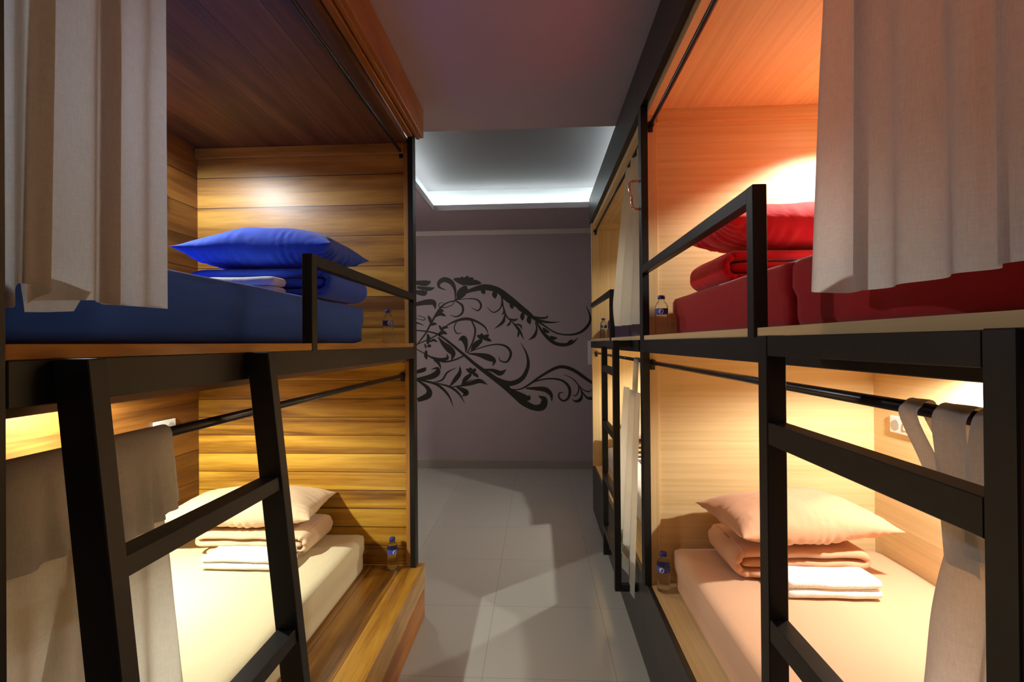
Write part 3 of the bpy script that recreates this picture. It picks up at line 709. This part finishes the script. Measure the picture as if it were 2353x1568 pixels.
# lower right curtain (looped over its rod, then hanging to the mattress)
cl = thing('curtain', 'white curtain looped over the rod at the near end of the tan tier', 'curtain', (0.522, 0.6, 1.4))
def strap(path, w0, w1):
    P = cr(path, 40); bm = bmesh.new(); rows = []
    for i, p in enumerate(P):
        f = i/39; ww = w0*(1-f)+w1*f
        a = Vector(P[max(i-1, 0)]); b = Vector(P[min(i+1, 39)])
        rows.append([bm.verts.new((p[0]+.003*math.sin(k*1.5), p[1]+(k/4-.5)*ww, p[2])) for k in range(5)])
    for a, b in zip(rows, rows[1:]):
        for k in range(4): bm.faces.new((a[k], a[k+1], b[k+1], b[k]))
    return bm
def loop(y, y2, w0, w1, zend):
    return strap([(.545, y2, zend), (.540, y2+(y-y2)*.4, 1.33), (.537, y, 1.395), (.530, y, 1.415), (.522, y, 1.419), (.512, y, 1.412), (.506, y, 1.395), (.507, y2+(y-y2)*.5, 1.34), (.512, y2, zend)], w0, w1)
for y, y2, w0, w1, ze in ((.70, .63, .03, .035, 1.27), (.635, .625, .05, .05, 1.22), (.585, .60, .03, .04, 1.24), (.545, .57, .03, .03, 1.25), (.50, .54, .03, .03, 1.25), (.45, .50, .03, .03, 1.25)):
    link('curtain_tab', loop(y, y2, w0, w1, ze), M_curt, cl, True)
bm = bmesh.new()
top = [(.53, .655), (.52, .635), (.535, .61), (.52, .585), (.54, .56), (.52, .53), (.53, .50), (.52, .46), (.53, .42), (.52, .36)]
bot = [(.545, .79), (.52, .745), (.555, .70), (.525, .66), (.56, .62), (.52, .57), (.55, .52), (.52, .46), (.54, .40), (.52, .34)]
sheet(bm, top, bot, [1.265, 1.26, 1.25, 1.25, 1.25], [.62, .61, .615, .61, .61], seed=6, n=150, wob=.01, ease=.75)
link('curtain_cloth', bm, M_curt, cl, True)

# far right bunk curtains
cu = thing('curtain', 'white curtain drawn to the near end of the purple tier', 'curtain', (0.522, 2.7, 2.5))
top = [(.53, 2.86), (.51, 2.80), (.535, 2.73), (.51, 2.66), (.535, 2.59), (.515, 2.52), (.53, 2.45), (.51, 2.40)]
bot = [(.52, 3.45), (.49, 3.30), (.53, 3.12), (.49, 2.95), (.53, 2.80), (.50, 2.66), (.53, 2.54), (.51, 2.42)]
bm = bmesh.new(); sheet(bm, top, bot, [2.51]*4, [1.61, 1.60, 1.595, 1.59], seed=8, n=120)
link('curtain_cloth', bm, M_curt2, cu, True)
cl = thing('curtain', 'white curtain hanging through the rod of the far lower right tier', 'curtain', (0.522, 2.7, 1.4))
link('curtain_tab', strap([(.545, 2.57, 1.22), (.538, 2.57, 1.39), (.522, 2.57, 1.419), (.508, 2.57, 1.39), (.50, 2.57, 1.22)], .12, .14), M_curt2, cl, True)
bm = bmesh.new()
top = [(.50, 2.88), (.485, 2.80), (.50, 2.72), (.487, 2.64), (.50, 2.57), (.49, 2.50), (.50, 2.43)]
bot = [(.47, 3.12), (.45, 2.96), (.475, 2.85), (.45, 2.72), (.47, 2.62), (.45, 2.52), (.46, 2.42)]
sheet(bm, top, bot, [1.25]*4, [.33, .29, .27, .27, .25, .25], seed=10, n=90)
link('curtain_cloth', bm, M_curt2, cl, True)

# ------------------------------------------------------------------ wall decal: scrolling flowers
K = 5.87/1130/3.733
def WX(u, v): return (u*K)+(-1.4905)+0.0002*0+(v*K)*-0.0082
def WZ(u, v): return 2.698-(v*K)+(-0.0110)*(u*K)
dm = bmesh.new()
def stroke(pts, n=None):
    n = n or max(12, len(pts)*7); P = cr(pts, n); row = []
    for i, (u, v, w_) in enumerate(P):
        a = P[max(i-1, 0)]; b = P[min(i+1, n-1)]
        d = Vector((b[0]-a[0], b[1]-a[1])); d = d.normalized() if d.length > 1e-6 else Vector((1, 0))
        nn = Vector((-d.y, d.x))*max(w_, 1.5)/2
        row.append(((u+nn.x, v+nn.y), (u-nn.x, v-nn.y)))
    yy = 5.8692-0.00002*stroke.k; stroke.k = (stroke.k+1) % 30
    vs = [(dm.verts.new((WX(*a), yy, WZ(*a))), dm.verts.new((WX(*b), yy, WZ(*b)))) for a, b in row]
    for p, q in zip(vs, vs[1:]): dm.faces.new((p[0], q[0], q[1], p[1]))
stroke.k = 0
def leaf(u0, v0, u1, v1, w_, bend=0.15):
    du, dv = u1-u0, v1-v0; mu, mv = (u0+u1)/2-dv*bend, (v0+v1)/2+du*bend
    stroke([(u0, v0, 3), ((u0*.7+mu*.5+u1*-.2), (v0*.7+mv*.5+v1*-.2), w_*.6), (mu, mv, w_), (u1*.7+mu*.3, v1*.7+mv*.3, w_*.55), (u1, v1, 1)], 16)
def petal(u, v, L_, w_, ang):
    c, s = math.cos(ang), math.sin(ang)
    stroke([(u-c*L_/2, v-s*L_/2, 4), (u-c*L_*.2, v-s*L_*.2, w_*.9), (u+c*L_*.15, v+s*L_*.15, w_), (u+c*L_*.4, v+s*L_*.4, w_*.6), (u+c*L_/2, v+s*L_/2, 2)], 14)
ST = [
 [(60,742,10),(180,765,14),(280,820,20),(440,950,24),(560,1050,30),(700,1150,44),(800,1225,50),(880,1300,44),(960,1362,56),(1050,1405,50),(1120,1395,62),(1135,1335,50),(1085,1305,4)],
 [(700,1150,36),(800,1195,46),(880,1193,42),(955,1145,38),(998,1045,28),(985,945,16),(935,850,3)],
 [(820,1240,6),(900,1252,10),(980,1225,16),(1100,1140,20),(1230,1066,26),(1310,1056,28),(1400,1090,30),(1500,1160,26),(1590,1218,20)],
 [(960,1235,8),(1060,1180,12),(1180,1156,14),(1290,1172,18),(1350,1235,24),(1345,1312,22),(1300,1345,16),(1262,1315,14),(1265,1280,12),(1300,1272,5)],
 [(980,1240,12),(1080,1242,34),(1150,1252,44),(1195,1295,30),(1200,1352,3)],
 [(840,1245,10),(900,1285,44),(955,1315,56),(1005,1325,34),(1005,1295,4)],
 [(1300,1120,3),(1370,1150,8),(1420,1200,10),(1465,1275,10),(1505,1318,20),(1555,1318,32),(1590,1290,30)],
 [(1425,1200,6),(1428,1258,11),(1403,1300,9),(1375,1290,3)],
 [(1440,1230,5),(1457,1290,16),(1440,1335,28),(1400,1347,18),(1375,1328,3)],
 [(1425,1205,5),(1470,1250,8),(1520,1264,10),(1540,1240,3)],
 [(70,880,8),(110,770,14),(170,660,18),(240,550,18),(300,505,12),(370,485,14),(400,455,18),(470,412,26),(560,382,44),(640,372,52),(740,398,50),(830,470,64),(920,535,46),(1000,600,42),(1050,640,26),(1140,705,14),(1240,765,12),(1350,780,15),(1440,760,20),(1508,700,24),(1528,630,18),(1490,528,3)],
 [(1060,650,8),(1110,740,22),(1170,808,32),(1230,853,30),(1300,866,30),(1370,850,24),(1425,805,3)],
 [(1060,640,12),(1120,665,22),(1200,675,14),(1278,668,2)],
 [(1050,625,10),(1110,638,18),(1162,630,14),(1158,613,4)],
 [(1060,670,8),(1072,730,15),(1050,792,26),(1000,826,3)],
 [(730,390,10),(770,450,16),(782,530,13),(812,620,13),(870,680,12),(920,740,24),(962,822,3)],
 [(800,600,8),(782,670,26),(708,730,3)], [(790,550,6),(792,585,20),(772,610,4)], [(830,640,6),(880,655,20),(912,640,4)],
 [(850,660,6),(835,690,20),(812,708,3)], [(880,690,6),(930,700,18),(945,735,3)], [(915,745,6),(915,780,18),(908,802,3)],
 [(740,400,8),(774,470,14),(760,550,12),(700,588,10),(643,543,3)],
 [(370,480,8),(368,400,22),(340,335,40),(282,305,44),(232,325,36),(228,368,20),(292,396,3)],
 [(375,490,12),(430,530,20),(430,592,18),(380,625,12),(320,610,3)],
 [(390,480,7),(480,470,8),(560,480,14),(593,530,18),(565,573,12),(505,543,3)],
 [(365,488,6),(340,525,7),(270,548,8),(226,535,7),(235,508,6),(270,505,4)],
 [(70,870,8),(200,790,12),(300,700,12),(400,655,22),(480,645,26),(560,670,18),(630,720,14),(656,782,2)],
 [(380,670,9),(360,720,10),(382,768,11),(427,765,3)],
 [(510,660,12),(542,740,16),(522,840,14),(470,940,10)],
 [(460,935,8),(462,870,34),(440,815,54),(398,830,4)],
 [(470,940,5),(600,890,10),(720,864,12),(810,882,18),(850,942,22),(818,1012,16),(760,1005,10),(747,970,3)],
 [(480,945,8),(560,952,28),(650,975,56),(705,1005,36),(692,1052,3)],
 [(620,1078,8),(700,1090,32),(760,1112,42),(812,1078,3)],
 [(450,960,12),(360,1000,14),(260,1015,14),(160,975,10),(70,905,8)],
 [(220,800,8),(262,855,36),(310,900,60),(350,945,44),(335,1005,4)],
 [(120,960,7),(180,985,22),(240,1000,34),(300,985,26),(295,945,3)],
 [(180,1000,8),(225,1030,24),(245,1082,3)],
 [(70,1168,16),(180,1202,20),(260,1250,22),(320,1322,16),(352,1410,2)],
 [(200,1200,7),(320,1232,18),(400,1290,18),(453,1375,2)],
 [(180,1195,7),(255,1172,15),(300,1108,15),(382,1065,2)],
 [(320,1230,8),(372,1165,38),(408,1112,32),(410,1050,2)],
 [(330,1235,7),(420,1222,16),(500,1202,34),(580,1180,38),(650,1212,2)],
 [(380,1235,10),(432,1258,40),(465,1285,46),(430,1312,5)],
 [(80,1165,16),(150,1148,46),(212,1112,50),(212,1072,24),(160,1082,3)],
 [(70,1170,10),(125,1240,34),(135,1305,56),(85,1350,34)],
 [(60,520,30),(120,500,48),(180,505,44),(195,560,6)], [(60,330,30),(110,335,50),(155,320,10)], [(80,370,20),(140,385,34),(192,372,2)], [(60,410,30),(95,420,50),(120,400,6)],
 [(60,1110,26),(95,1085,36),(108,1062,4)], [(60,690,16),(80,680,16),(95,700,4)],
 [(520,1165,4),(470,1190,10),(420,1215,6)], [(70,640,5),(92,655,7),(104,636,7),(85,615,5)],
]
for s in ST: stroke([((p[0]-45) if p[0] <= 85 else p[0], p[1], p[2]) for p in s])
LV = [(150,680,130,615,28,.1),(190,640,290,620,34,-.3),(230,590,270,575,30,-.2),(160,705,210,690,26,-.2),(245,745,225,700,22,.1),(250,740,310,720,24,-.2),(230,790,300,775,34,-.3),
      (120,860,125,770,34,.15),(130,890,160,880,30,-.2),(110,900,100,860,18,.1),(150,850,215,845,22,-.3),(120,920,120,1000,32,.1),(720,400,715,470,46,.1),(600,390,625,430,40,0),
      (860,500,865,560,36,.1),(900,540,960,590,40,-.1),(960,590,950,660,38,.1),(1010,620,1015,690,40,.1),(1130,720,1185,760,30,.15),(1190,790,1250,810,28,.15),(1330,860,1380,820,24,0)]
for l in LV: leaf(*l)
for l in ((452,352,352,298,50,.1),(452,348,418,280,50,.05),(455,345,478,272,54,0),(462,345,527,290,52,-.05),(470,352,598,338,48,-.12),(470,370,388,478,78,.05),
          (602,818,556,788,34,.1),(604,812,596,768,36,0),(608,812,662,782,36,0),(612,818,684,838,32,-.1),(606,828,505,922,50,.08),
          (508,1118,462,1075,32,.1),(510,1112,498,1062,34,0),(514,1112,548,1072,34,0),(518,1118,572,1148,30,-.1),(512,1124,425,1212,40,.08)):
    leaf(*l)
for v in dm.verts:      # keep the decal on the visible stretch of wall
    v.co.x = max(v.co.x, -1.60)
tag(link('wall_decal', dm, M_mural), 'dark scrolling flower and vine decal on the far mauve wall', 'wall decal')

for o in list(bpy.data.objects):
    if '_o' in o: del o['_o']
